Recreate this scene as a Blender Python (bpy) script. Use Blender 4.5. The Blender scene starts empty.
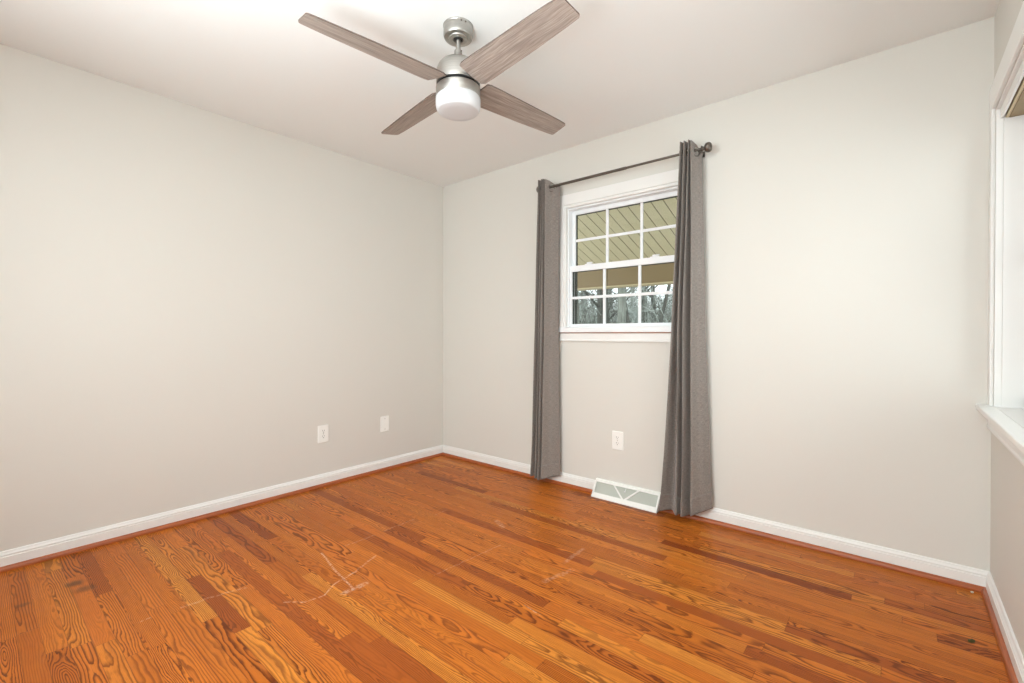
import bpy, bmesh, math, random
from mathutils import Vector, Matrix, noise
random.seed(7)
S = bpy.context.scene
COL = S.collection

# ---------------------------------------------------------------- camera, world, lights, exposure
W = 3.4837          # room width (x), back wall at y = 0, left wall at x = 0, ceiling at z = 2.44
H = 2.44
YF = -3.75          # front wall, behind the camera

cd = bpy.data.cameras.new('camera')
cam = bpy.data.objects.new('camera', cd); COL.objects.link(cam)
cd.sensor_width = 36.0
cd.lens = 459.10 * 36.0 / 1024
cd.shift_y = -3.94 / 1024
cd.clip_start = 0.02
r_ = Vector((0.7651633, 0.6438360, 0.0004781)); u_ = Vector((-0.0049463, 0.0051358, 0.9999746)); w_ = Vector((-0.6438172, 0.7651462, -0.0071143))
m = Matrix.Identity(4)
for i in range(3):
    m[i][0] = r_[i]; m[i][1] = u_[i]; m[i][2] = -w_[i]
m[0][3], m[1][3], m[2][3] = 3.17949, -2.80102, 1.09793
cam.matrix_world = m
S.camera = cam

S.view_settings.view_transform = 'Standard'
S.view_settings.look = 'None'
S.view_settings.gamma = 1.0
S.view_settings.use_curve_mapping = False
S.view_settings.exposure = 0.04

wd = bpy.data.worlds.new('overcast_sky'); S.world = wd
wd.use_nodes = True
wd.node_tree.nodes['Background'].inputs[0].default_value = (0.90, 0.95, 1.0, 1)
wd.node_tree.nodes['Background'].inputs[1].default_value = 2.8


def area(name, loc, rot, sx, sy, power, color):
    d = bpy.data.lights.new(name, 'AREA'); d.shape = 'RECTANGLE'; d.size = sx; d.size_y = sy
    d.energy = power; d.color = color
    o = bpy.data.objects.new(name, d); COL.objects.link(o); o.location = loc; o.rotation_euler = rot
    return o


R90 = math.pi / 2
area('daylight_right_window', (W + 0.30, -0.80, 1.42), (0, R90, 0), 1.25, 1.5, 10, (0.90, 0.96, 1.0))
area('front_fill_light', (1.85, YF - 0.32, 1.30), (R90 + 0.22, 0, 0), 2.5, 1.5, 73, (0.88, 0.95, 1.0))  # fill light added outside the invented opening behind the camera
# the photographer's flash beside the camera, bounced off the ceiling
fd = bpy.data.lights.new('bounce_flash', 'SPOT'); fd.energy = 340; fd.spot_size = math.radians(132); fd.spot_blend = .8; fd.shadow_soft_size = .30
fd.color = (0.88, 0.95, 1.0)
fo = bpy.data.objects.new('bounce_flash', fd); COL.objects.link(fo); fo.location = (2.62, -3.10, 1.15)
fo.rotation_euler = (Vector((2.56, -3.06, 2.44)) - Vector(fo.location)).to_track_quat('-Z', 'Y').to_euler()

# ---------------------------------------------------------------- materials


def new_mat(name):
    mt = bpy.data.materials.new(name); mt.use_nodes = True
    nt = mt.node_tree; b = nt.nodes['Principled BSDF']
    return mt, nt, b


def rgb(h):
    h = h.lstrip('#')
    c = [int(h[i:i + 2], 16) / 255 for i in (0, 2, 4)]
    return tuple(x / 12.92 if x <= .04045 else ((x + .055) / 1.055) ** 2.4 for x in c) + (1,)


def simple(name, col, rough=.5, metal=0.0, bump=0.0, bscale=200, var=0.0, spec=.5, coat=0.0):
    mt, nt, b = new_mat(name)
    b.inputs['Base Color'].default_value = col
    b.inputs['Roughness'].default_value = rough
    b.inputs['Metallic'].default_value = metal
    b.inputs['Specular IOR Level'].default_value = spec
    b.inputs['Coat Weight'].default_value = coat
    tc = nt.nodes.new('ShaderNodeTexCoord')
    n = nt.nodes.new('ShaderNodeTexNoise'); n.inputs['Scale'].default_value = bscale; n.inputs['Detail'].default_value = 4
    nt.links.new(tc.outputs['Object'], n.inputs['Vector'])
    if bump:
        bp = nt.nodes.new('ShaderNodeBump'); bp.inputs['Strength'].default_value = bump; bp.inputs['Distance'].default_value = .002
        nt.links.new(n.outputs['Fac'], bp.inputs['Height']); nt.links.new(bp.outputs['Normal'], b.inputs['Normal'])
    if var:
        hs = nt.nodes.new('ShaderNodeMix'); hs.data_type = 'RGBA'
        hs.inputs[6].default_value = tuple(c * (1 - var) for c in col[:3]) + (1,)
        hs.inputs[7].default_value = tuple(min(1, c * (1 + var)) for c in col[:3]) + (1,)
        nt.links.new(n.outputs['Fac'], hs.inputs[0]); nt.links.new(hs.outputs[2], b.inputs['Base Color'])
    return mt


class NB:
    """small helper that wires math nodes"""
    def __init__(self, nt): self.nt = nt
    def m(self, op, *a, clamp=False):
        n = self.nt.nodes.new('ShaderNodeMath'); n.operation = op; n.use_clamp = clamp
        for i, v in enumerate(a):
            if hasattr(v, 'links'): self.nt.links.new(v, n.inputs[i])
            else: n.inputs[i].default_value = v
        return n.outputs[0]
    def v(self, op, *a, out=0, scale=None):
        n = self.nt.nodes.new('ShaderNodeVectorMath'); n.operation = op
        for i, x in enumerate(a):
            if hasattr(x, 'links'): self.nt.links.new(x, n.inputs[i])
            else: n.inputs[i].default_value = x
        if scale is not None:
            if hasattr(scale, 'links'): self.nt.links.new(scale, n.inputs['Scale'])
            else: n.inputs['Scale'].default_value = scale
        return n.outputs[out]
    def xyz(self, x, y, z=0.0):
        n = self.nt.nodes.new('ShaderNodeCombineXYZ')
        for i, v in enumerate((x, y, z)):
            if hasattr(v, 'links'): self.nt.links.new(v, n.inputs[i])
            else: n.inputs[i].default_value = v
        return n.outputs[0]
    def noise(self, vec, scale, detail=2, rough=.5, dist=0.0):
        n = self.nt.nodes.new('ShaderNodeTexNoise'); n.inputs['Scale'].default_value = scale
        n.inputs['Detail'].default_value = detail; n.inputs['Roughness'].default_value = rough; n.inputs['Distortion'].default_value = dist
        self.nt.links.new(vec, n.inputs['Vector']); return n.outputs['Fac']
    def white(self, vec):
        n = self.nt.nodes.new('ShaderNodeTexWhiteNoise'); n.noise_dimensions = '3D'
        self.nt.links.new(vec, n.inputs['Vector']); return n.outputs['Value'], n.outputs['Color']
    def ramp(self, fac, stops, interp='LINEAR'):
        n = self.nt.nodes.new('ShaderNodeValToRGB'); cr = n.color_ramp; cr.interpolation = interp
        while len(cr.elements) < len(stops): cr.elements.new(.5)
        for e, (p, c) in zip(cr.elements, stops): e.position = p; e.color = c
        self.nt.links.new(fac, n.inputs[0]); return n.outputs[0]
    def mix(self, fac, a, b, blend='MIX'):
        n = self.nt.nodes.new('ShaderNodeMix'); n.data_type = 'RGBA'; n.blend_type = blend
        for k, v in ((0, fac), (6, a), (7, b)):
            if hasattr(v, 'links'): self.nt.links.new(v, n.inputs[k])
            else: n.inputs[k].default_value = v
        return n.outputs[2]
    def smooth(self, x, a, b):
        n = self.nt.nodes.new('ShaderNodeMapRange'); n.interpolation_type = 'SMOOTHSTEP'
        self.nt.links.new(x, n.inputs[0])
        for i, v in enumerate((a, b, 0.0, 1.0)): n.inputs[i + 1].default_value = v
        return n.outputs[0]
    def sep(self, vec):
        n = self.nt.nodes.new('ShaderNodeSeparateXYZ'); self.nt.links.new(vec, n.inputs[0]); return n.outputs


def g(v): return (v, v, v, 1)


# scuffs and scratches worn into the varnish: (points on the floor, half width, strength)
SCUFFS = [
    ([(0.972, -1.658), (1.17, -1.70), (1.38, -1.73)], .007, .8),
    ([(1.258, -1.968), (1.324, -1.913), (1.338, -1.835), (1.291, -1.773), (1.278, -1.709), (1.265, -1.651)], .006, .75),
    ([(1.265, -1.651), (1.20, -1.50)], .008, .55),
    ([(1.385, -1.775), (1.392, -1.674)], .020, .75),
    ([(0.99, -1.543), (0.995, -1.368)], .005, .45),
    ([(0.979, -2.248), (0.998, -2.111), (1.02, -2.03)], .010, .5),
    ([(0.972, -2.38), (0.97, -2.349)], .008, .5),
    ([(1.568, -1.431), (1.597, -1.016)], .004, .5),
    ([(1.031, -0.974), (1.027, -0.873)], .007, .4),
    ([(1.379, -0.798), (1.462, -0.838)], .022, .5),
    ([(1.955, -0.948), (1.951, -0.776)], .016, .4),
    ([(2.026, -1.348), (2.112, -1.362)], .005, .6),
    ([(1.982, -1.149), (2.022, -0.99)], .020, .35),
    ([(0.99, -1.30), (0.985, -1.10)], .006, .45),
]


def floor_material():
    mt, nt, b = new_mat('oak_strip_floor'); N = NB(nt)
    tc = nt.nodes.new('ShaderNodeTexCoord'); P0 = tc.outputs['Object']
    x, y, _ = N.sep(P0)
    bw = .0572
    yv = N.m('DIVIDE', y, bw); row = N.m('FLOOR', yv); fy = N.m('SUBTRACT', yv, row)
    rv, rc = N.white(N.xyz(row, 3.7, 1.3)); r1, r2, _ = N.sep(rc)
    blen = N.m('ADD', N.m('MULTIPLY', r1, .75), .55)
    xo = N.m('DIVIDE', N.m('ADD', x, N.m('MULTIPLY', r2, 9.0)), blen)
    ci = N.m('FLOOR', xo); fx = N.m('SUBTRACT', xo, ci)
    cv, cc = N.white(N.xyz(row, ci, 5.1)); c1, c2, c3 = N.sep(cc)
    dv, dc = N.white(N.xyz(ci, row, 17.9)); d1, d2, d3 = N.sep(dc)
    # across-board coordinate (metres, centred) and per-board offset along the board
    vv = N.m('MULTIPLY', N.m('SUBTRACT', fy, .5), bw)
    uo = N.m('ADD', x, N.m('MULTIPLY', cv, 37.0))
    wob = N.noise(N.xyz(N.m('MULTIPLY', uo, 2.6), N.m('MULTIPLY', vv, 9.0), N.m('MULTIPLY', c1, 50.)), 1.0, 2, .5)
    wob2 = N.noise(N.xyz(N.m('MULTIPLY', uo, 11.), N.m('MULTIPLY', vv, 60.), N.m('MULTIPLY', c2, 50.)), 1.0, 3, .6)
    dep = N.m('ADD', N.m('MULTIPLY', N.m('SUBTRACT', wob, .5), .10), N.m('ADD', .006, N.m('MULTIPLY', N.m('POWER', d1, 2.0), .045)))
    dep = N.m('ADD', dep, N.m('MULTIPLY', N.m('SUBTRACT', wob2, .5), .008))
    v0 = N.m('SUBTRACT', vv, N.m('MULTIPLY', N.m('SUBTRACT', d2, .5), .075))
    rr = N.m('SQRT', N.m('ADD', N.m('MULTIPLY', v0, v0), N.m('MULTIPLY', dep, dep)))
    rr = N.m('ADD', rr, N.m('MULTIPLY', N.m('SUBTRACT', wob2, .5), .0022))
    fq = N.m('ADD', 85., N.m('MULTIPLY', N.m('POWER', d3, 1.5), 130.))
    ring = N.m('FRACT', N.m('MULTIPLY', rr, fq))
    late = N.m('MULTIPLY', N.smooth(ring, .34, .82), N.m('SUBTRACT', 1.0, N.smooth(ring, .88, 1.0)))
    # fine pores stretched along the board
    por = N.noise(N.xyz(N.m('MULTIPLY', uo, 14.), N.m('MULTIPLY', y, 620.), 0.0), 1.0, 3, .65)
    por = N.smooth(por, .46, .72)
    med = N.noise(N.xyz(N.m('MULTIPLY', uo, 2.5), N.m('MULTIPLY', y, 45.), c2), 1.0, 3, .6)
    # board tone
    base = N.ramp(cv, [(0.0, rgb('#8f4419')), (.09, rgb('#ad5a20')), (.16, rgb('#bc661f')), (.45, rgb('#d17829')), (.66, rgb('#ca6f26')), (.9, rgb('#d88430')), (1.0, rgb('#db8c38'))])
    base = N.mix(N.m('MULTIPLY', N.smooth(med, .35, .75), .42), base, rgb('#a4541f'))
    amt = N.m('ADD', .16, N.m('MULTIPLY', N.m('POWER', c3, .8), .80))
    lf = N.m('MULTIPLY', late, amt)
    colr = N.mix(lf, base, rgb('#5e260a'))
    colr = N.mix(N.m('MULTIPLY', por, .50), colr, rgb('#7d3c15'))
    # a few small knots/dark mineral stains near the left wall
    for (sx, sy, sr, st) in ((0.41, -2.50, .045, .75), (0.50, -2.48, .05, .6), (0.47, -2.66, .03, .5)):
        d = N.v('DISTANCE', N.v('ADD', P0, N.v('SCALE', N.xyz(wob2, wob2, 0.0), scale=.04)), (sx + .02, sy + .02, 0.0), out=1)
        colr = N.mix(N.m('MULTIPLY', N.m('SUBTRACT', 1.0, N.smooth(d, sr * .25, sr)), st), colr, rgb('#4f3320'))
    # seams between boards
    ey = N.m('MULTIPLY', N.m('MINIMUM', fy, N.m('SUBTRACT', 1.0, fy)), bw)
    ex = N.m('MULTIPLY', N.m('MINIMUM', fx, N.m('SUBTRACT', 1.0, fx)), blen)
    seam = N.m('SUBTRACT', 1.0, N.smooth(N.m('MINIMUM', ey, ex), .0003, .0014))
    colr = N.mix(N.m('MULTIPLY', seam, .55), colr, rgb('#54260d'))
    # scuffs
    gn = N.noise(P0, 70., 4, .7); gn2 = N.noise(P0, 22., 2, .5)
    tot = None
    warp = N.v('ADD', P0, N.v('SCALE', N.xyz(N.m('SUBTRACT', gn2, .5), N.m('SUBTRACT', gn, .5), 0.0), scale=.018))
    for pts, hw, st in SCUFFS:
        for a, c in zip(pts, pts[1:]):
            A = Vector((a[0], a[1], 0)); D = Vector((c[0], c[1], 0)) - A; L2 = D.length_squared
            pa = N.v('SUBTRACT', warp, tuple(A))
            t = N.m('MULTIPLY', N.v('DOT_PRODUCT', pa, tuple(D), out=1), 1.0 / L2, clamp=True)
            q = N.v('SUBTRACT', pa, N.v('SCALE', tuple(D), scale=t))
            d = N.v('LENGTH', q, out=1)
            k = N.m('MULTIPLY', N.m('SUBTRACT', 1.0, N.smooth(d, hw * .2, hw)), st)
            tot = k if tot is None else N.m('MAXIMUM', tot, k)
    tot = N.m('MULTIPLY', tot, N.smooth(gn, .38, .62))
    dust = N.m('MULTIPLY', N.smooth(N.noise(P0, 160., 2, .5), .74, .80), .25)
    colr = N.mix(N.m('MULTIPLY', tot, .62), colr, rgb('#e8c9b0'))
    colr = N.mix(dust, colr, rgb('#dcb28c'))
    nt.links.new(colr, b.inputs['Base Color'])
    ro = N.m('ADD', .27, N.m('MULTIPLY', N.m('ADD', gn2, tot), .16))
    nt.links.new(ro, b.inputs['Roughness'])
    b.inputs['Specular IOR Level'].default_value = .13
    bp = nt.nodes.new('ShaderNodeBump'); bp.inputs['Strength'].default_value = .35; bp.inputs['Distance'].default_value = .0006
    hh = N.m('SUBTRACT', N.m('MULTIPLY', N.noise(N.xyz(N.m('MULTIPLY', x, 3.), N.m('MULTIPLY', y, 25.), 0.0), 1.0, 2), .6), N.m('ADD', seam, N.m('MULTIPLY', por, .25)))
    nt.links.new(hh, bp.inputs['Height']); nt.links.new(bp.outputs['Normal'], b.inputs['Normal'])
    return mt


def blade_material():
    mt, nt, b = new_mat('weathered_grey_wood'); N = NB(nt)
    tc = nt.nodes.new('ShaderNodeTexCoord'); oi = nt.nodes.new('ShaderNodeObjectInfo')
    x, y, z = N.sep(tc.outputs['Object'])
    x = N.m('ADD', x, N.m('MULTIPLY', oi.outputs['Random'], 23.0))
    wv = N.noise(N.xyz(N.m('MULTIPLY', x, 4.), N.m('MULTIPLY', y, 10.), z), 1.0, 2)
    yy = N.m('ADD', y, N.m('MULTIPLY', wv, .03))
    g1 = N.noise(N.xyz(N.m('MULTIPLY', x, 7.), N.m('MULTIPLY', yy, 210.), z), 1.0, 4, .65)
    g2 = N.noise(N.xyz(N.m('MULTIPLY', x, 3.), N.m('MULTIPLY', yy, 45.), z), 1.0, 3, .6)
    c = N.ramp(g1, [(.25, rgb('#7f746c')), (.5, rgb('#a6998f')), (.72, rgb('#c4b8ad'))])
    c = N.mix(N.m('MULTIPLY', N.smooth(g2, .45, .72), .55), c, rgb('#786c63'))
    nt.links.new(c, b.inputs['Base Color']); b.inputs['Roughness'].default_value = .45
    bp = nt.nodes.new('ShaderNodeBump'); bp.inputs['Strength'].default_value = .2; bp.inputs['Distance'].default_value = .001
    nt.links.new(g1, bp.inputs['Height']); nt.links.new(bp.outputs['Normal'], b.inputs['Normal'])
    return mt


def fabric_material():
    mt, nt, b = new_mat('grey_woven_linen'); N = NB(nt)
    tc = nt.nodes.new('ShaderNodeTexCoord')
    u, v, _ = N.sep(tc.outputs['UV'])          # UV in metres along the cloth
    a = N.noise(N.xyz(N.m('MULTIPLY', u, 900.), N.m('MULTIPLY', v, 60.), 0.0), 1.0, 2, .6)
    c = N.noise(N.xyz(N.m('MULTIPLY', u, 45.), N.m('MULTIPLY', v, 520.), 3.0), 1.0, 2, .6)
    f = N.m('MULTIPLY', N.m('ADD', a, c), .5)
    col = N.ramp(f, [(.32, rgb('#686059')), (.5, rgb('#857c75')), (.68, rgb('#a0968f'))])
    nt.links.new(col, b.inputs['Base Color']); b.inputs['Roughness'].default_value = .75
    b.inputs['Sheen Weight'].default_value = .25; b.inputs['Specular IOR Level'].default_value = .25
    bp = nt.nodes.new('ShaderNodeBump'); bp.inputs['Strength'].default_value = .35; bp.inputs['Distance'].default_value = .0008
    nt.links.new(f, bp.inputs['Height']); nt.links.new(bp.outputs['Normal'], b.inputs['Normal'])
    return mt


def shoe_material():
    mt, nt, b = new_mat('stained_shoe_moulding'); N = NB(nt)
    tc = nt.nodes.new('ShaderNodeTexCoord')
    x, y, z = N.sep(tc.outputs['Object'])
    s = N.noise(N.xyz(N.m('MULTIPLY', x, 6.), N.m('MULTIPLY', y, 6.), N.m('MULTIPLY', z, 300.)), 1.0, 4, .6)
    c = N.ramp(s, [(.3, rgb('#8a4220')), (.7, rgb('#b8622f'))])
    nt.links.new(c, b.inputs['Base Color']); b.inputs['Roughness'].default_value = .35
    return mt


def glass_material():
    mt = bpy.data.materials.new('window_glass'); mt.use_nodes = True
    nt = mt.node_tree; nt.nodes.clear()
    o = nt.nodes.new('ShaderNodeOutputMaterial'); t = nt.nodes.new('ShaderNodeBsdfTransparent')
    gl = nt.nodes.new('ShaderNodeBsdfGlossy'); gl.inputs['Roughness'].default_value = .02
    t.inputs[0].default_value = (.94, .96, .95, 1)
    fr = nt.nodes.new('ShaderNodeFresnel'); fr.inputs[0].default_value = 1.35
    mx = nt.nodes.new('ShaderNodeMixShader')
    nt.links.new(fr.outputs[0], mx.inputs[0]); nt.links.new(t.outputs[0], mx.inputs[1]); nt.links.new(gl.outputs[0], mx.inputs[2])
    nt.links.new(mx.outputs[0], o.inputs[0])
    return mt


def brushed_nickel():
    mt, nt, b = new_mat('brushed_nickel'); N = NB(nt)
    tc = nt.nodes.new('ShaderNodeTexCoord'); x, y, z = N.sep(tc.outputs['Object'])
    s = N.noise(N.xyz(N.m('MULTIPLY', x, 10.), N.m('MULTIPLY', y, 10.), N.m('MULTIPLY', z, 900.)), 1.0, 2)
    nt.links.new(N.ramp(s, [(.3, (.38, .365, .34, 1)), (.7, (.50, .485, .455, 1))]), b.inputs['Base Color'])
    b.inputs['Metallic'].default_value = 1.0
    nt.links.new(N.m('ADD', .30, N.m('MULTIPLY', s, .12)), b.inputs['Roughness'])
    return mt


def bark_material(name, a, c):
    mt, nt, b = new_mat(name); N = NB(nt)
    tc = nt.nodes.new('ShaderNodeTexCoord'); x, y, z = N.sep(tc.outputs['Object'])
    s = N.noise(N.xyz(N.m('MULTIPLY', x, 14.), N.m('MULTIPLY', y, 14.), N.m('MULTIPLY', z, 2.5)), 1.0, 4, .65)
    nt.links.new(N.ramp(s, [(.3, a), (.7, c)]), b.inputs['Base Color']); b.inputs['Roughness'].default_value = .9
    return mt


M = {}
M['wall'] = simple('greige_wall_paint', rgb('#dedad2'), .62, bump=.06, bscale=350, spec=.3)
M['ceil'] = simple('ceiling_paint', rgb('#f1f1ee'), .75, bump=.05, bscale=300, spec=.2)
M['trim'] = simple('white_trim_paint', rgb('#f0eeea'), .35, bump=.02, bscale=120)
M['vinyl'] = simple('white_vinyl', rgb('#f4f5f6'), .3, bump=.01, bscale=100)
M['plate'] = simple('white_plastic', rgb('#f8f7f2'), .3, bump=.01, bscale=100)
M['floor'] = floor_material()
M['shoe'] = shoe_material()
M['blade'] = blade_material()
M['edge'] = simple('dark_blade_edge', rgb('#5a4a41'), .5, var=.2, bscale=80)
M['fabric'] = fabric_material()
M['glass'] = glass_material()
M['nickel'] = brushed_nickel()
M['pewter'] = simple('dark_pewter_metal', rgb('#6f675f'), .38, .85, var=.12, bscale=60)
M['dark'] = simple('dark_void', rgb('#1e1b19'), .7, var=.2)
M['opal'] = simple('opal_white_glass', rgb('#d6d7d9'), .30, bump=.0)
M['slot'] = simple('socket_slot', rgb('#55524c'), .5, var=.2)
M['screw'] = simple('painted_screw', rgb('#b9b4a8'), .35, .3, var=.1)
M['mesh'] = simple('register_grille_grey', rgb('#d0d2c8'), .55, var=.08, bscale=500)  # grey-green finish of the register grille
M['gasket'] = simple('dark_window_gasket', rgb('#3d403b'), .6, var=.15)
M['sillstrip'] = simple('brown_sill_strip', rgb('#9a6f58'), .6, var=.2, bscale=60)
M['tan'] = simple('tan_shade_cloth', rgb('#9c8a6c'), .75, var=.1, bscale=400)
M['tanrail'] = simple('tan_shade_rail', rgb('#cbbb97'), .5, var=.05)
M['soffit'] = simple('beige_soffit_vinyl', rgb('#d6ccaa'), .5, var=.04, bscale=20)
M['beam'] = simple('tan_porch_beam', rgb('#86724f'), .6, var=.06, bscale=12)
M['groove'] = simple('soffit_groove', rgb('#6e6650'), .7, var=.1)
M['siding'] = simple('exterior_siding', rgb('#c5bda4'), .7, var=.06)
M['bark'] = bark_material('grey_brown_bark', rgb('#3f403b'), rgb('#6b6d65'))
M['barkpale'] = bark_material('pale_grey_bark', rgb('#5a5d55'), rgb('#8f948a'))
M['litter'] = simple('leaf_litter', rgb('#77766a'), .95, var=.4, bscale=9)
M['twig'] = bark_material('grey_green_twigs', rgb('#7f8981'), rgb('#cdd5cd'))
M['deck'] = simple('porch_concrete', rgb('#a7a39a'), .85, var=.1, bscale=14)
M['leaf'] = simple('dry_olive_leaf', rgb('#4d4a22'), .7, var=.3, bscale=200)
M['crumb'] = simple('pale_plaster_crumb', rgb('#cfc6b4'), .8, var=.15, bscale=300)

# ---------------------------------------------------------------- mesh helpers


def link(name, bm, mat, parent=None, smooth=False, bevel=0.0, seg=2, angle=35):
    me = bpy.data.meshes.new(name); bmesh.ops.recalc_face_normals(bm, faces=bm.faces)
    bm.to_mesh(me); bm.free()
    mats = mat if isinstance(mat, (list, tuple)) else [mat]
    for mm in mats: me.materials.append(mm)
    o = bpy.data.objects.new(name, me); COL.objects.link(o)
    if parent: o.parent = parent
    if bevel:
        md = o.modifiers.new('bevel', 'BEVEL'); md.width = bevel; md.segments = seg; md.limit_method = 'ANGLE'; md.angle_limit = math.radians(40)
    if smooth:
        for p in me.polygons: p.use_smooth = True
        me.set_sharp_from_angle(angle=math.radians(angle))
    return o


def empty(name, loc=(0, 0, 0), parent=None):
    o = bpy.data.objects.new(name, None); COL.objects.link(o); o.location = loc; o.empty_display_size = .05
    if parent: o.parent = parent
    return o


def tag(o, label=None, cat=None, group=None, kind=None):
    if label: o['label'] = label
    if cat: o['category'] = cat
    if group: o['group'] = group
    if kind: o['kind'] = kind
    return o


def struct(o): o['kind'] = 'structure'; return o


def box(bm, lo, hi, mi=0):
    vs = [bm.verts.new((lo[0] if i & 1 == 0 else hi[0], lo[1] if i & 2 == 0 else hi[1], lo[2] if i & 4 == 0 else hi[2])) for i in range(8)]
    for f in ((0, 2, 3, 1), (4, 5, 7, 6), (0, 1, 5, 4), (2, 6, 7, 3), (0, 4, 6, 2), (1, 3, 7, 5)):
        fc = bm.faces.new([vs[i] for i in f]); fc.material_index = mi


def boxes(*bs):
    bm = bmesh.new()
    for b in bs: box(bm, *b)
    return bm


def lathe(bm, prof, seg=48, cap=True):
    """prof: (radius, z) list, around local z"""
    rings = []
    for r, z in prof:
        if r < 1e-6: rings.append([bm.verts.new((0, 0, z))])
        else: rings.append([bm.verts.new((r * math.cos(2 * math.pi * k / seg), r * math.sin(2 * math.pi * k / seg), z)) for k in range(seg)])
    for a, b in zip(rings, rings[1:]):
        for k in range(seg):
            k2 = (k + 1) % seg
            if len(a) == 1 and len(b) == 1: continue
            if len(a) == 1: bm.faces.new((a[0], b[k], b[k2]))
            elif len(b) == 1: bm.faces.new((a[k], a[k2], b[0]))
            else: bm.faces.new((a[k], a[k2], b[k2], b[k]))
    if cap:
        for rg in (rings[0], rings[-1]):
            if len(rg) > 1: bm.faces.new(rg)
    return bm


def tube(bm, pts, rad, seg=12, cap=True):
    pts = [Vector(p) for p in pts]; n = len(pts); rings = []
    up = None
    for i, p in enumerate(pts):
        d = (pts[min(i + 1, n - 1)] - pts[max(i - 1, 0)]).normalized()
        if up is None:
            up = Vector((0, 0, 1)) if abs(d.z) < .9 else Vector((1, 0, 0))
        a = d.cross(up).normalized(); b = a.cross(d).normalized(); up = b
        r = rad[i] if isinstance(rad, (list, tuple)) else rad
        rings.append([bm.verts.new(p + (a * math.cos(2 * math.pi * k / seg) + b * math.sin(2 * math.pi * k / seg)) * r) for k in range(seg)])
    for a, b in zip(rings, rings[1:]):
        for k in range(seg): bm.faces.new((a[k], a[(k + 1) % seg], b[(k + 1) % seg], b[k]))
    if cap:
        bm.faces.new(rings[0]); bm.faces.new(rings[-1])
    return bm


def extrude_profile(bm, prof, place, a, b):
    """sweep a closed 2-D profile from station a to b; place(p, s) gives the 3-D point"""
    r0 = [bm.verts.new(place(p, a)) for p in prof]; r1 = [bm.verts.new(place(p, b)) for p in prof]
    n = len(prof)
    for k in range(n): bm.faces.new((r0[k], r0[(k + 1) % n], r1[(k + 1) % n], r1[k]))
    bm.faces.new(r0); bm.faces.new(r1)


def poly_prism(bm, pts, z0, z1, mi_side=0):
    a = [bm.verts.new((p[0], p[1], z0)) for p in pts]; b = [bm.verts.new((p[0], p[1], z1)) for p in pts]
    bm.faces.new(a); bm.faces.new(b)
    for k in range(len(pts)):
        f = bm.faces.new((a[k], a[(k + 1) % len(pts)], b[(k + 1) % len(pts)], b[k])); f.material_index = mi_side


# ---------------------------------------------------------------- room shell
TW = .11
bm = boxes(((-TW, YF - TW, -.05), (W + .12, TW, 0)))
struct(link('floor', bm, M['floor']))
bm = boxes(((-TW, YF - TW, H), (W + .12, TW, H + .1)))
struct(link('ceiling', bm, M['ceil']))
bm = boxes(((-TW, YF, 0), (0, 0, H)))
struct(link('wall_left', bm, M['wall']))


def wall_with_hole(name, mat, lo, hi, ax, h0, h1, z0, z1):
    """slab lo..hi with a rectangular hole h0..h1 on axis ax and z0..z1"""
    bs = []
    def mk(a0, a1, zz0, zz1):
        l = list(lo); h = list(hi); l[ax] = a0; h[ax] = a1; l[2] = zz0; h[2] = zz1; bs.append((tuple(l), tuple(h)))
    mk(lo[ax], h0, lo[2], hi[2]); mk(h1, hi[ax], lo[2], hi[2]); mk(h0, h1, lo[2], z0); mk(h0, h1, z1, hi[2])
    return struct(link(name, boxes(*bs), mat))


# back wall with its double-hung window, right wall with the wide window, front wall behind the camera with an added light opening
wall_with_hole('wall_back', M['wall'], (-TW, 0, 0), (W + .12, TW, H), 0, 1.325, 2.180, 1.100, 2.020)
RY0, RY1, RZ0, RZ1 = -1.56, -.06, .775, 2.03
wall_with_hole('wall_right', M['wall'], (W, YF, 0), (W + .12, 0, H), 1, RY0, RY1, RZ0, RZ1)
FX0, FX1, FZ0, FZ1 = .72, 3.00, .70, 2.12
wall_with_hole('wall_front', M['wall'], (-TW, YF - TW, 0), (W + .12, YF, H), 0, FX0, FX1, FZ0, FZ1)

# baseboards: colonial profile, (distance from wall, height)
BP = [(0, 0), (.0145, 0), (.0145, .0625), (.0115, .0645), (.0110, .0675), (.0130, .0690), (.0132, .0730), (.0105, .0765), (.0075, .081), (.0068, .0865), (.004, .0892), (0, .0892)]
VX0, VX1 = 1.592, 2.050       # wall register interrupts the back baseboard
bm = bmesh.new()
extrude_profile(bm, BP, lambda p, s: (s, -p[0], p[1]), 0.0, VX0 + .004)
extrude_profile(bm, BP, lambda p, s: (s, -p[0], p[1]), VX1 - .004, W)
struct(link('baseboard_back', bm, M['trim'], smooth=True, angle=30))
bm = bmesh.new(); extrude_profile(bm, BP, lambda p, s: (p[0], s, p[1]), YF, 0)
struct(link('baseboard_left', bm, M['trim'], smooth=True, angle=30))
bm = bmesh.new(); extrude_profile(bm, BP, lambda p, s: (W - p[0], s, p[1]), YF, 0)
struct(link('baseboard_right', bm, M['trim'], smooth=True, angle=30))
bm = bmesh.new(); extrude_profile(bm, BP, lambda p, s: (s, YF + p[0], p[1]), 0, W)
struct(link('baseboard_front', bm, M['trim'], smooth=True, angle=30))
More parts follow.
